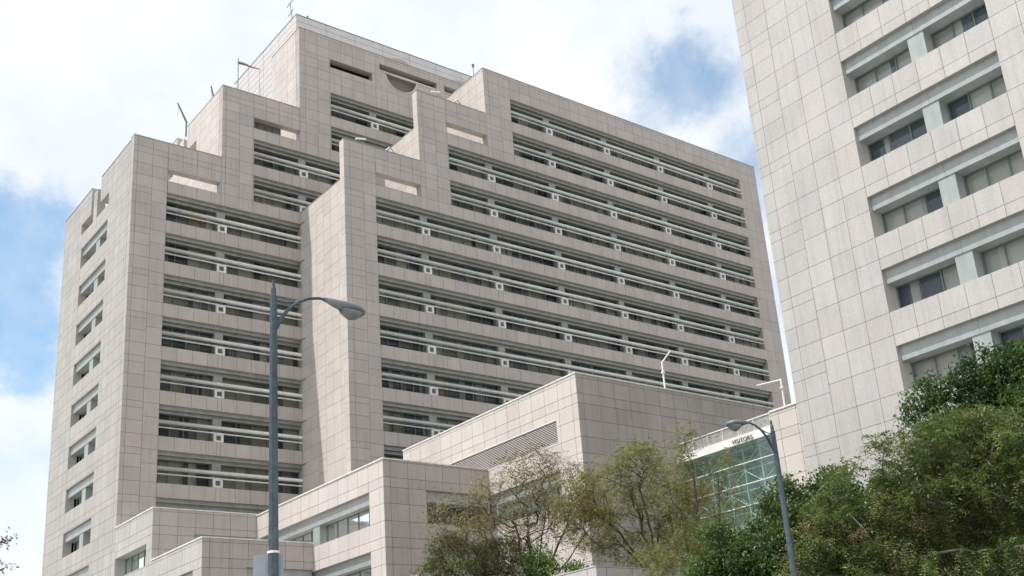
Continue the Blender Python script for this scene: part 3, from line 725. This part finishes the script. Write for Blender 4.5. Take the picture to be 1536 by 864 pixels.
def fronds(rs, centers, sigma, per, flen, k, lsize, aspect, colors, weights, clump_var=.32, droop=.4, pods=0., axis=None):
    nc = len(centers); nf = nc*per
    C_ = np.repeat(centers, per, axis=0); O = C_ + rs.normal(0, 1, (nf, 3))*np.array([sigma, sigma, sigma*.6])
    out = C_-np.array(axis); out /= np.linalg.norm(out, axis=1)[:, None]+1e-6
    d = rs.normal(0, .8, (nf, 3))+out*.9; d[:, 2] -= droop*.5; d /= np.linalg.norm(d, axis=1)[:, None]
    sd = np.cross(d, rs.normal(0, .35, (nf, 3))+np.array([0, 0, 1.])); sd /= np.linalg.norm(sd, axis=1)[:, None]; nrm = np.cross(sd, d)
    L = (flen*rs.uniform(.6, 1.3, nf))[:, None]
    V = np.empty((nf, k, 2, 4, 3))
    for i in range(k):
        f = (i+.6)/k; base = O+d*L*f+np.array([0, 0, -1.])*L*droop*f*f
        for j, sg in enumerate((-1, 1)):
            ld = sd*sg+d*.45+rs.normal(0, .22, (nf, 3)); ld /= np.linalg.norm(ld, axis=1)[:, None]
            wv = np.cross(ld, nrm+rs.normal(0, .3, (nf, 3))); wv /= np.linalg.norm(wv, axis=1)[:, None]
            l = lsize*(1-.55*abs(f-.45))*rs.uniform(.8, 1.2, (nf, 1)); w_ = l*aspect
            V[:, i, j, 0] = base; V[:, i, j, 1] = base+ld*l*.5+wv*w_*.5; V[:, i, j, 2] = base+ld*l; V[:, i, j, 3] = base+ld*l*.5-wv*w_*.5
    W_ = np.array(weights)/sum(weights); cols = np.array(colors)
    ph = rs.uniform(0, 6.28, 3); lf = np.sin(centers[:, 0]*1.3+ph[0])+np.sin(centers[:, 2]*1.7+ph[1])+np.sin(centers[:, 1]*1.5+ph[2])
    ci = np.where(rs.random(nc) < .6, np.clip(((lf+2.4)/4.8*len(colors)).astype(int), 0, len(colors)-1), rs.choice(len(colors), nc, p=W_))
    pick = np.where(rs.random(nf) < .75, np.repeat(ci, per), rs.choice(len(colors), nf, p=W_))
    t = cols[pick]*np.repeat(rs.uniform(1-clump_var, 1+clump_var, nc), per)[:, None]*rs.uniform(.8, 1.2, nf)[:, None]
    t = np.repeat(t, k*2, axis=0)*rs.uniform(.85, 1.15, nf*k*2)[:, None]
    V = V.reshape(-1, 4, 3)
    if pods:
        m = rs.random(len(t)) < pods; t[m] = np.array([.45, .36, .23])*rs.uniform(.7, 1.3, m.sum())[:, None]
    return V.reshape(-1, 3), len(t), t
def tree(name, label, cat, base, stems, lobes, n_clump, per, size, aspect, colors, weights, seed, trunk_r, sigma=.35, bark=None, twig_r=.008, shell=.5, droop=.2, pods=0., group=None, stem_split=1.5, tip=None, step=.45, bare=0., frond=None):
    rs = np.random.RandomState(seed)
    t = thing(name, base, label, cat, group)
    lob = np.array(lobes); vol = lob[:, 3]*lob[:, 4]*lob[:, 5]; w = vol**.8; w /= w.sum()
    li = rs.choice(len(lob), n_clump, p=w)
    d = rs.normal(0, 1, (n_clump, 3)); d /= np.linalg.norm(d, axis=1)[:, None]
    rr = rs.random(n_clump)**(1/3.)*(1-shell)+shell*rs.uniform(.75, 1.05, n_clump)
    stray = rs.random(n_clump) < .07; rr[stray] *= rs.uniform(1.05, 1.38, stray.sum())
    az = math.atan2(base[0], base[1]); rgt = np.array([math.cos(az), -math.sin(az), 0]); fwd = np.array([math.sin(az), math.cos(az), 0])
    P = lob[li, :3] + rgt*(d[:, :1]*lob[li, 3:4]*rr[:, None]) + fwd*(d[:, 1:2]*lob[li, 5:6]*rr[:, None]) + np.array([0, 0, 1.])*(d[:, 2:]*lob[li, 4:5]*rr[:, None])
    # branch skeleton: greedy growth toward the clumps
    nodes = [np.array(base, float)]; par = [-1]
    roots = []
    for (sx, sy, sz) in stems:
        p0 = np.array(base, float); p1 = np.array((sx, sy, sz), float); n = max(3, int(np.linalg.norm(p1-p0)/step)); prev = 0
        for i in range(1, n+1):
            f = i/n; q = p0*(1-f)+p1*f+rs.normal(0, .06, 3)*[1, 1, .3]*math.sin(math.pi*f); nodes.append(q); par.append(prev); prev = len(nodes)-1
    bz = np.array(base, float); order = np.argsort(np.linalg.norm(P-np.array(stems).mean(0), axis=1)); first = len(nodes)
    arr = np.zeros((first+n_clump*14, 3)); arr[:len(nodes)] = nodes
    low = min(s[2] for s in stems); cnt = len(nodes)
    ends = []
    for k in order:
        p = P[k]; A = arr[:cnt]; dv = p-A; dist = np.linalg.norm(dv, axis=1)
        cost = dist + np.maximum(0, A[:, 2]-p[2]+.1)*1.2 + (A[:, 2] < low-.9)*50
        j = int(np.argmin(cost)); L = dist[j]; n = max(1, int(L/step)); prev = j; s0 = arr[j].copy()
        n = min(n, 13)
        sag = rs.normal(0, .055*L, 3); sag[2] = abs(sag[2])*.6
        for i in range(1, n+1):
            f = i/n; q = s0*(1-f)+p*f+sag*math.sin(math.pi*f)+rs.normal(0, .018, 3)
            if cnt >= len(arr): break
            arr[cnt] = q; par.append(prev); prev = cnt; cnt += 1
        ends.append(prev)
    load = np.zeros(cnt)
    for e in ends: load[e] += 1
    for i in range(cnt-1, 0, -1):
        load[par[i]] += load[i]
    rad = twig_r*np.maximum(load, .6)**.46; k_ = trunk_r/max(rad[0], 1e-6)
    if k_ < 1 or k_ > 1: rad = twig_r*(rad/twig_r)**(math.log(trunk_r/twig_r)/max(.01, math.log(rad[0]/twig_r)))
    # tubes
    I = np.arange(1, cnt); J = np.array(par[1:cnt]); a = arr[J]; b = arr[I]; dv = b-a; ln_ = np.linalg.norm(dv, axis=1); ok = ln_ > 1e-4; a, b, dv, ln_ = a[ok], b[ok], dv[ok], ln_[ok]; rb = rad[I][ok]; ra = np.minimum(rad[J][ok], rb*1.6)
    dv /= ln_[:, None]; ref = np.where(np.abs(dv[:, 2:3]) < .9, np.array([[0, 0, 1.]]), np.array([[1., 0, 0]])); s1 = np.cross(dv, ref); s1 /= np.linalg.norm(s1, axis=1)[:, None]; s2 = np.cross(dv, s1)
    NS = 6; Q = []
    for k in range(NS):
        c0, d0, c1, d1 = math.cos(2*math.pi*k/NS), math.sin(2*math.pi*k/NS), math.cos(2*math.pi*(k+1)/NS), math.sin(2*math.pi*(k+1)/NS)
        Q.append(np.stack([a+(s1*c0+s2*d0)*ra[:, None], a+(s1*c1+s2*d1)*ra[:, None], b+(s1*c1+s2*d1)*rb[:, None]+dv*rb[:, None]*.2, b+(s1*c0+s2*d0)*rb[:, None]+dv*rb[:, None]*.2], 1))
    Q = np.concatenate(Q); mkmesh_np('trunk', Q.reshape(-1, 3), len(Q), np.ones((len(Q), 3)), bark or BARK, t)
    keep = rs.random(n_clump) > bare
    V, n, tt = leaves(rs, P[keep], sigma, per, size, aspect, colors, weights, droop=droop, pods=pods)
    if frond:
        per_, fl, k_n, ls, asp = frond
        V2, n2, tt2 = fronds(rs, P[keep], sigma, per_, fl, k_n, ls, asp, colors, weights, droop=droop, axis=lob[:, :3].mean(0), pods=pods*.3)
        V = np.concatenate([V, V2]); n += n2; tt = np.concatenate([tt, tt2])
    mkmesh_np('crown', V, n, tt, LEAF, t)
    return t
G_OL = [(.145, .195, .055), (.19, .23, .06), (.26, .25, .06), (.105, .16, .05), (.28, .19, .065)]
G_GR = [(.07, .125, .03), (.10, .16, .036), (.05, .09, .026), (.13, .18, .045)]
G_FE = [(.095, .15, .038), (.13, .18, .045), (.07, .11, .032), (.18, .20, .055), (.17, .13, .06)]
TG = 'trees in front of the buildings'
G_BA = [(.18, .20, .06), (.22, .21, .085), (.30, .25, .15), (.12, .145, .05)]
G_SH = [(.10, .13, .045), (.13, .145, .05), (.19, .165, .075), (.06, .09, .03)]
G_FI = [(.04, .09, .022), (.055, .115, .028), (.10, .165, .04), (.03, .06, .02)]
tree('bare_tree', 'sparse half bare tree with dark bent limbs before the sunlit middle wing', 'tree', (36.6, 45.8, 8.35),
     [(33.6, 47.6, 12.3), (34.8, 47.0, 13.2), (36.0, 46.0, 13.8), (37.2, 44.8, 13.4), (38.4, 43.9, 13.6), (38.9, 43.4, 12.3), (36.6, 45.6, 14.6), (35.2, 46.6, 11.6)],
     [(33.54, 47.32, 13.2, 1.9, 1.3, 1.8), (35.50, 45.86, 14.0, 2.6, 1.7, 2.0), (37.69, 44.3, 14.4, 2.1, 1.7, 1.8), (36.71, 44.90, 15.9, 1.5, .8, 1.3), (37.81, 43.98, 12.6, 1.6, 1.4, 1.4), (35.2, 46.1, 12.3, 2.4, .9, 1.6), (39.2, 43.2, 13.6, 1.2, 1.4, 1.2)],
     950, 13, .115, .4, G_BA, (4, 4, 3, 2), 3, .13, .25, BARK, .0055, .25, .5, .22, TG, bare=.05, frond=(4, .26, 4, .085, .42))
tree('olive_tree', 'loose olive and yellow green tree beside the blank wing wall', 'tree', (38.9, 38.6, 8.35),
     [(36.8, 40.2, 12.4), (37.8, 39.2, 13.4), (38.8, 38.3, 13.2), (40.2, 37.6, 12.2), (37.2, 39.8, 11.0), (39.6, 37.9, 11.0), (38.2, 38.9, 14.2)],
     [(37.0, 39.9, 13.1, 1.5, 1.5, 1.4), (38.9, 38.2, 12.6, 1.7, 1.4, 1.5), (38.03, 38.6, 14.6, 1.3, .9, 1.3), (38.2, 39.0, 10.4, 1.8, 1.0, 1.2), (36.3, 40.2, 11.3, 1.2, 1.0, 1.2), (39.9, 37.8, 11.0, 1.4, 1.2, 1.0), (40.2, 37.4, 12.9, .9, .9, .9), (36.2, 40.6, 13.9, .9, .8, .8), (35.7, 40.9, 12.6, .9, 1.0, .9), (39.2, 38.0, 14.3, .8, .5, .8)],
     860, 8, .12, .35, G_OL, (4, 4, 3, 2, 1), 11, .14, .27, BARK, .0055, .35, .5, .12, TG, bare=.05, frond=(7, .30, 5, .10, .36))
tree('slender_tree', 'thin upright tree with see through crown in front of the glass link', 'tree', (36.7, 34.0, 0),
     [(36.2, 34.4, 11.6), (36.8, 33.9, 13.6), (37.5, 33.1, 12.6), (37.9, 32.7, 11.0), (36.6, 34.0, 9.6)],
     [(36.78, 33.87, 14.0, .7, .9, .9), (36.25, 34.44, 12.4, 1.0, 1.2, 1.1), (37.6, 32.95, 12.8, .8, .7, .9), (37.5, 33.0, 11.2, 1.1, 1.1, 1.2), (36.79, 33.86, 10.1, 1.5, 1.1, 1.2), (36.2, 34.4, 9.2, 1.6, 1.0, 1.1), (35.2, 35.3, 9.0, 1.2, .9, 1.0)],
     330, 8, .13, .3, G_OL, (5, 4, 3, 2, 1), 21, .13, .24, BARK, .0055, .4, .6, .08, TG, bare=.1, frond=(7, .30, 5, .10, .36))
tree('round_shrub', 'brownish green bushy tree at the foot of the half bare tree', 'shrub', (34.6, 46.9, 8.35), [(33.4, 47.7, 10.2), (34.6, 46.8, 10.6), (35.8, 45.9, 10.2)],
     [(33.5, 47.6, 10.9, 1.7, 1.3, 1.2), (35.0, 46.5, 11.1, 1.5, 1.0, 1.1), (36.0, 45.6, 10.6, 1.6, 1.0, 1.1), (33.0, 48.0, 11.8, .9, .7, .9), (32.6, 48.3, 10.3, 1.1, .8, 1.)], 520, 24, .115, .4, G_SH, (4, 3, 2, 2), 31, .10, .20, BARK, .006, .55, .3, .10, TG, frond=(5, .24, 4, .085, .45))
tree('lime_shrub', 'bright lime green shrub behind the low terrace wall', 'shrub', (44.6, 64.6, 12.9), [(44.5, 64.5, 13.3)],
     [(43.9, 64.3, 13.9, 1.5, .45, .7), (45.6, 64.8, 14.0, 1.2, .6, .7)], 90, 60, .15, .45, [(.16, .26, .035), (.12, .22, .03), (.20, .30, .05)], (3, 2, 2), 41, .06, .2, BARK, .008, .5, .1, 0., TG)
tree('lime_bush', 'bright yellow green bush among the tree stems at the terrace', 'shrub', (36.0, 44.9, 8.35), [(36.0, 44.9, 8.9)],
     [(36.2, 44.5, 10.6, .8, .9, .7), (37.2, 43.6, 9.9, 1.2, .5, .7)], 60, 55, .14, .45, [(.15, .26, .04), (.11, .20, .035), (.19, .29, .06)], (3, 2, 2), 42, .06, .22, BARK, .006, .6, .1, 0., TG)
tree('dark_green_tree', 'glossy dark green tree left of the right lamp pole', 'tree', (32.6, 26.6, 0), [(32.0, 27.3, 7.0), (32.6, 26.5, 8.2), (33.4, 25.8, 8.6), (33.8, 25.2, 7.4)],
     [(33.0, 26.1, 9.3, .8, 1.0, 1.3), (33.7, 25.2, 8.3, 1.3, 1.2, 1.6), (32.38, 26.75, 7.9, 1.3, 1.1, 1.6), (31.5, 27.7, 7.6, 1.0, .8, 1.4), (34.1, 24.8, 9.6, .8, .8, 1.2), (31.3, 27.9, 8.5, .5, .5, .8), (33.9, 25.0, 6.2, 2., 1.4, 1.6), (32.2, 27., 6.2, 2., 1.4, 1.6), (30.9, 28.3, 6.6, 1.0, 1.0, 1.2)],
     540, 100, .155, .42, G_GR, (4, 3, 3, 1), 51, .16, .21, BARK, .007, .75, .3, 0., TG, frond=(2, .3, 4, .11, .4))
tree('feathery_tree', 'broad feathery olive green tree filling the lower right corner', 'tree', (33.1, 19.3, 0),
     [(31.6, 21.3, 7.6), (32.3, 20.2, 8.4), (33.0, 19.0, 8.6), (33.5, 18.2, 8.4), (30.6, 22.6, 6.6), (33.9, 17.4, 7.6), (33.2, 18.8, 6.6)],
     [(31.2, 21.7, 8.8, 1.1, .9, 1.4), (32.1, 20.3, 9.7, 1.2, .9, 1.5), (32.9, 19.0, 9.9, 1.3, 1.0, 1.6), (33.6, 17.7, 9.7, 1.3, 1.2, 1.7), (31.0, 21.9, 7.4, 1.5, 1.1, 1.6), (32.2, 20.1, 8.2, 1.4, 1.0, 1.7), (33.2, 18.5, 8.2, 1.4, 1.1, 1.7), (30.3, 22.9, 7.0, 1.1, .9, 1.5), (33.9, 17.1, 7.6, 1.4, 1.3, 1.8), (30.6, 22.6, 8.4, .6, .7, 1.0), (31.4, 21.5, 6.0, 1.8, 1.0, 1.7), (32.6, 19.6, 6.3, 1.6, .9, 1.7), (33.6, 18.0, 6.0, 1.8, 1.0, 1.8), (30.0, 23.3, 5.9, 1.3, .9, 1.4)],
     820, 10, .15, .3, G_FE, (4, 4, 3, 3, 1), 61, .24, .22, BARKG, .0075, .72, .6, .12, TG, frond=(18, .42, 6, .115, .34))
tree('filler_tree', 'added dark leafy filler tree behind the gaps of the feathery tree', 'tree', (37.2, 22.3, 0), [(35.6, 24.4, 6.5), (36.6, 22.6, 7.6), (37.6, 20.8, 7.6), (38.4, 19.2, 7.)],  # filler added as a dark ground for the gaps in the crown
     [(35.4, 25.0, 7.4, 1.8, 1.3, 1.2), (36.3, 23.2, 8.8, 1.5, 1.2, 1.2), (37.3, 21.4, 9.2, 1.8, 1.5, 1.2), (38.3, 19.5, 9.0, 1.8, 1.6, 1.2), (36.6, 22.8, 6.8, 2.2, 1.2, 1.2), (38.2, 19.8, 6.8, 2.2, 1.3, 1.2), (35.0, 25.6, 5.9, 2., 1., 1.2)],
     480, 90, .19, .5, G_FI, (4, 3, 1, 4), 77, .2, .27, BARKG, .007, .3, .2, 0., TG)
tree('fig_tree', 'dark crowned tree rising behind the feathery tree at the right edge', 'tree', (38.1, 20.1, 0), [(37.0, 21.9, 12.2), (37.7, 20.7, 12.4), (38.3, 19.6, 12.4), (38.6, 19.0, 11.2), (38.0, 20.2, 13.2)],
     [(37.01, 21.90, 12.75, .8, .75, .8), (37.77, 20.56, 12.9, 1.0, .95, 1.2), (38.00, 20.12, 13.8, .6, .5, .7), (38.5, 19.2, 13.3, .9, .9, 1.3), (38.1, 20.0, 11.7, 1.6, 1.1, 1.7), (38.8, 18.6, 12.4, 1.3, 1.5, 1.8), (37.3, 21.35, 11.5, .9, .7, 1.1), (38.2, 19.6, 10.4, 2.0, 1.0, 1.6), (36.6, 22.5, 12.2, .35, .4, .4)],
     430, 120, .15, .46, G_FI, (4, 3, 2, 3), 71, .2, .20, BARKG, .007, .75, .2, 0., TG)
tree('twiggy_tree', 'leafless purplish twig tips reaching in at the lower left edge', 'tree', (3.6, 24.3, 0), [(3.8, 24.2, 3.2), (4.9, 23.75, 5.5), (5.35, 23.45, 6.15), (5.35, 23.5, 5.55)],
     [(5.45, 23.4, 6.22, .38, .12, .25), (5.45, 23.4, 5.68, .42, .12, .25), (4.6, 23.8, 5.8, .7, .5, .4)], 150, 8, .09, .3, [(.10, .07, .085), (.07, .05, .06)], (1, 1), 81, .09, .08, BARK, .006, .6, .3, 0., TG)

# ================================================================== CAMERA
R_ = Matrix(((0.79498823, -0.60259845, -0.06977691), (-0.14994661, -0.3066578, 0.93993458), (0.58780075, 0.73677412, 0.33414694)))
cd = bpy.data.cameras.new('camera'); cam = bpy.data.objects.new('camera', cd); COL.objects.link(cam)
r, u, f = R_[0], R_[1], R_[2]
cam.matrix_world = Matrix(((r[0], u[0], -f[0], 0), (r[1], u[1], -f[1], 0), (r[2], u[2], -f[2], 1.6), (0, 0, 0, 1)))
cd.sensor_width = 36; cd.lens = 1702.155/1536*36; cd.shift_y = 94.235/1536; cd.clip_end = 6000
scene.camera = cam

# ================================================================== LIGHT
SD = Vector((-3.77, 1.0, 7.9)).normalized()
elev = math.asin(SD.z)
sun = bpy.data.lights.new('sun', 'SUN'); sun.energy = 4.4; sun.angle = math.radians(.55); sun.color = (1., .955, .895)
so = bpy.data.objects.new('sun', sun); COL.objects.link(so); so.rotation_euler = SD.to_track_quat('Z', 'Y').to_euler()
w = bpy.data.worlds.new('World'); scene.world = w; w.use_nodes = True; nt = w.node_tree; nt.nodes.clear()
out = nd(nt, 'ShaderNodeOutputWorld'); sky = nd(nt, 'ShaderNodeTexSky'); sky.sky_type = 'NISHITA'; sky.sun_disc = False
sky.sun_elevation = elev; sky.sun_rotation = math.atan2(SD.x, SD.y); sky.air_density = 1.; sky.dust_density = 1.2; sky.ozone_density = 1.
b1 = nd(nt, 'ShaderNodeBackground'); b1.inputs[1].default_value = .15; ln(nt, mixc(nt, 1., sky.outputs[0], (1.06, 1.28, 1.24, 1), 'MULTIPLY'), b1.inputs[0])
tc = nd(nt, 'ShaderNodeTexCoord'); D = tc.outputs['Generated']
b2 = nd(nt, 'ShaderNodeBackground'); b2.inputs[1].default_value = .95
wn = nd(nt, 'ShaderNodeTexNoise'); wn.inputs['Scale'].default_value = 6.; wn.inputs['Detail'].default_value = 6.; wn.inputs['Roughness'].default_value = .68; ln(nt, D, wn.inputs['Vector'])
vs = nd(nt, 'ShaderNodeVectorMath', operation='MULTIPLY_ADD'); ln(nt, wn.outputs['Color'], vs.inputs[0]); vs.inputs[1].default_value = (.22, .22, .22); ln(nt, D, vs.inputs[2])
vo = nd(nt, 'ShaderNodeVectorMath', operation='SUBTRACT'); ln(nt, vs.outputs[0], vo.inputs[0]); vo.inputs[1].default_value = (.11, .11, .11); WD = vo.outputs[0]
def gap(d, r0, r1, amt):
    ds = nd(nt, 'ShaderNodeVectorMath', operation='DISTANCE'); ln(nt, WD, ds.inputs[0]); ds.inputs[1].default_value = d
    mr = nd(nt, 'ShaderNodeMapRange'); mr.interpolation_type = 'SMOOTHSTEP'; ln(nt, ds.outputs['Value'], mr.inputs[0]); mr.inputs[1].default_value = r0; mr.inputs[2].default_value = r1; mr.inputs[3].default_value = amt; mr.inputs[4].default_value = 0.
    return mr.outputs[0]
gaps = [((.640, .556, .533), .02, .078, .70), ((.715, .545, .445), .0, .07, .8), ((.645, .585, .50), .0, .05, .5), ((.195, .90, .385), .04, .10, .85), ((.205, .91, .35), .02, .06, .75), ((.22, .945, .23), .0, .07, .35), ((.757, .565, .34), .0, .05, .35),
        ((-.5, .5, .7), .1, .5, .6), ((.7, -.6, .4), .1, .4, .5)]
acc = None
for g_ in gaps:
    o_ = gap(*g_)
    if acc is None: acc = o_
    else:
        m_ = nd(nt, 'ShaderNodeMath', operation='MAXIMUM'); ln(nt, acc, m_.inputs[0]); ln(nt, o_, m_.inputs[1]); acc = m_.outputs[0]
# fine cloud texture
cn = noise(nt, D, 9., 7, .62); wisps = ramp(nt, cn, .40, 0., .66, .16)
ad = nd(nt, 'ShaderNodeMath', operation='ADD'); ln(nt, acc, ad.inputs[0]); ln(nt, wisps, ad.inputs[1])
brk = ramp(nt, noise(nt, D, 22., 6, .6), .3, .72, .65, 1.0)
ml = nd(nt, 'ShaderNodeMath', operation='MULTIPLY', use_clamp=True); ln(nt, ad.outputs[0], ml.inputs[0]); ln(nt, brk, ml.inputs[1])
cc = nd(nt, 'ShaderNodeMix'); cc.data_type = 'RGBA'; ln(nt, ramp(nt, noise(nt, D, 3.2, 5, .55), .35, 0., .65, 1.), cc.inputs[0]); cc.inputs[6].default_value = (.88, .92, .975, 1); cc.inputs[7].default_value = (1., 1., 1., 1)
ln(nt, cc.outputs[2], b2.inputs[0])
mx = nd(nt, 'ShaderNodeMixShader'); ln(nt, ml.outputs[0], mx.inputs[0]); ln(nt, b2.outputs[0], mx.inputs[1]); ln(nt, b1.outputs[0], mx.inputs[2]); ln(nt, mx.outputs[0], out.inputs[0])

scene.view_settings.view_transform = 'Standard'; scene.view_settings.look = 'None'; scene.view_settings.gamma = 1.; scene.view_settings.exposure = .2
scene.cycles.max_bounces = 8; scene.cycles.transparent_max_bounces = 12
